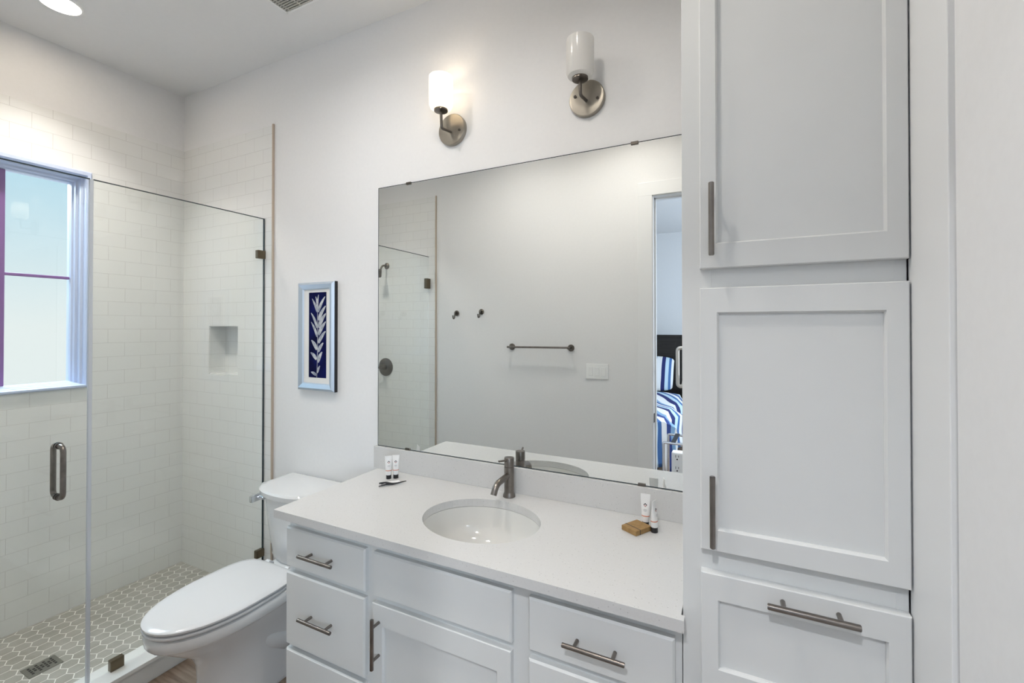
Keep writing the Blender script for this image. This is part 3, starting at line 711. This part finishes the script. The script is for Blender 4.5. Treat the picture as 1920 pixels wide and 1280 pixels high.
for a in ((-4.9, -4.84, .75, 2.65), (-2.96, -2.9, .75, 2.65), (-4.84, -2.96, .75, .81), (-4.84, -2.96, 2.59, 2.65), (-3.92, -3.88, .81, 2.59)): box(b, BX1, BX1+.10, a[0], a[1], a[2], a[3])
w2 = struct('window_added', b, TRIM)  # unseen window, added to bring soft light through the doorway
struct('pane', B(BX1+.05, BX1+.054, -4.84, -2.96, .81, 2.59), WGLASS, w2)
# bed
t = thing('bed', 'bed with dark wooden headboard seen through the doorway in the mirror', 'bed', (1.85, -4.5, FZ))
b = new(); box(b, 1.05, 2.60, -5.66, -5.60, FZ, 1.40, .006); box(b, 1.03, 2.62, -5.67, -5.59, 1.39, 1.435, .006); box(b, 1.15, 2.50, -5.60, -5.592, .75, 1.33, .01)
obj('headboard', b, DARKW, t)
b = new(); box(b, 1.12, 2.56, -5.59, -3.50, .08, .22, .01)
for x in (1.18, 2.48):
    for y in (-5.5, -3.58): box(b, x-.04, x+.04, y-.04, y+.04, FZ, .09)
obj('bed_base', b, DARKW, t)
obj('mattress', B(1.13, 2.55, -5.58, -3.50, .22, .50, .05, 4), WHITEP, t)
CMF = stripe_mat('comforter_stripes', (0, 0, math.radians(38)), .16, 2.3)
PLS = stripe_mat('pillow_stripes', (0, 0, 0), .02, 3.1)
b = new(); nx, ny = 34, 44
prof = []
def cz(u, w):
    """draped surface: u across bed, w along"""
    W0, W1, L0, L1, top = 1.06, 2.60, -5.02, -3.42, .565
    x = W0-.42+(W1-W0+.84)*u; y = L0+(L1-L0+.50)*w
    dz = 0
    if x > W1: dz += (x-W1); x = W1+.05*math.sin(y*9)+.05
    elif x < W0: dz += (W0-x); x = W0-.03+.03*math.sin(y*9)
    if y > L1: dz += (y-L1); y = L1+.04+.05*math.sin(x*11)
    z = top+.025*math.sin(x*5+y*2)+.02*math.sin(y*6)-min(dz, .56)
    if dz > 0: x += .03*(x > W1)
    return Vector((x, y, z))
grid = [[b.verts.new(cz(i/nx, j/ny)) for j in range(ny+1)] for i in range(nx+1)]
for i in range(nx):
    for j in range(ny): b.faces.new((grid[i][j], grid[i+1][j], grid[i+1][j+1], grid[i][j+1]))
bmesh.ops.recalc_face_normals(b, faces=b.faces)
cmo = tag(obj('comforter', b, CMF, None, 60), 'blue and white wavy striped comforter draped over the bed', 'comforter')
sm = cmo.modifiers.new('thickness', 'SOLIDIFY'); sm.thickness = .018; sm.offset = 1
def pillow(cx, cy, cz_, w, h, d, m, label):
    b = new(); rings = []
    n = 20
    for i in range(-n, n+1):
        s = i/n; k = math.sqrt(max(0, 1-abs(s)**3))
        ring = []
        for q in range(28):
            a = 2*PI*q/28; c, s2 = math.cos(a), math.sin(a)
            ring.append((cx+w/2*s, cy+d/2*k*math.copysign(abs(c)**1.0, c)*(.25+.75*k)+(-.12*s2), cz_+h/2*(.75+.25*k)*math.copysign(abs(s2)**.7, s2)))
        rings.append(ring)
    loft(b, rings); return tag(obj('pillow', b, m, None, 50), label, 'pillow')
pillow(2.13, -5.33, .86, .72, .50, .20, PLS, 'blue and white striped pillow leaning on the headboard, right end')
pillow(1.42, -5.33, .86, .66, .50, .20, PLS, 'blue and white striped pillow leaning on the headboard, far end')
# nightstand
t = thing('nightstand', 'dark wooden nightstand beside the bed seen in mirror', 'nightstand', (2.98, -5.3, FZ))
b = new(); box(b, 2.70, 3.26, -5.55, -5.05, .02, .62, .004); box(b, 2.68, 3.28, -5.57, -5.03, .62, .645, .004)
for x in (2.73, 3.23):
    for y in (-5.5, -5.1): box(b, x-.02, x+.02, y-.02, y+.02, FZ, .02)
obj('body', b, DARKW, t)
for z in (.36, .08):
    d_ = obj('drawer', B(2.73, 3.23, -5.048, -5.035, z, z+.23, .003), DARKW, t); obj('handle', tube(new(), arc_path([(2.93, -5.035, z+.12), (2.93, -5.01, z+.12), (3.03, -5.01, z+.12), (3.03, -5.035, z+.12)], .01, 4), .004), CHROME, d_, 40)
tag(obj('book', B(2.69, 2.95, -5.28, -5.06, .646, .676, .002), TUBEW), 'pale flat book lying on the dark nightstand', 'book')
# pale metal quilt rack whose looped end shows in the mirror
PALEM = mat('pale_metal', (0.62, 0.58, 0.52), 0.3, 0.7)
t = thing('quilt_rack', 'pale tubular metal rack with looped end reflected in front of the bed', 'rack', (3.05, -2.62, FZ))
b = tube(new(), arc_path([(3.30, -2.6, 1.366), (2.838, -2.6, 1.366), (2.838, -2.6, 1.02), (2.885, -2.6, 1.02), (2.900, -2.6, 1.12)], .03, 6), .016, 14); obj('loop', b, PALEM, t, 40)
b = new()
for y in (-2.6,):
    tube(b, [(3.28, y, 1.366), (3.28, y, FZ+.012)], .014); tube(b, [(3.28, y-.22, FZ+.012), (3.28, y+.22, FZ+.012)], .012)
obj('post', b, PALEM, t, 40)
# chrome luggage bench
t = thing('luggage_bench', 'low chrome tubular luggage bench reflected at the lower right corner of mirror', 'bench', (3.0, -2.72, FZ))
zt = .50
for y in (-2.60, -2.95): obj('leg_frame', tube(new(), arc_path([(2.713, y, FZ), (2.713, y, zt), (3.20, y, zt), (3.20, y, FZ)], .012, 4), .0115, 12), CHROME, t, 40)
b = new()
for x in (2.80, 2.93, 3.06): box(b, x-.02, x+.02, -2.955, -2.595, zt+.0115, zt+.014)
obj('strap', b, BLACK, t)
# power tower
t = thing('power_tower', 'white upright power tower with two sockets on the floor outside the doorway', 'power strip', (2.885, -2.13, FZ))
obj('housing', B(2.841, 2.929, -2.19, -2.104, FZ, .552, .010, 3), WHITEP, t)
for z in (.516, .425):
    s_ = obj('socket', B(2.866, 2.904, -2.1045, -2.1025, z-.030, z+.022, .0008), WHITEP, t)
    b = new(); box(b, 2.872, 2.876, -2.1027, -2.1019, z-.004, z+.016); box(b, 2.893, 2.897, -2.1027, -2.1019, z-.002, z+.014); cyl(b, (2.885, -2.1027, z-.018), (2.885, -2.1018, z-.018), .006)
    obj('slot', b, BLACK, s_)
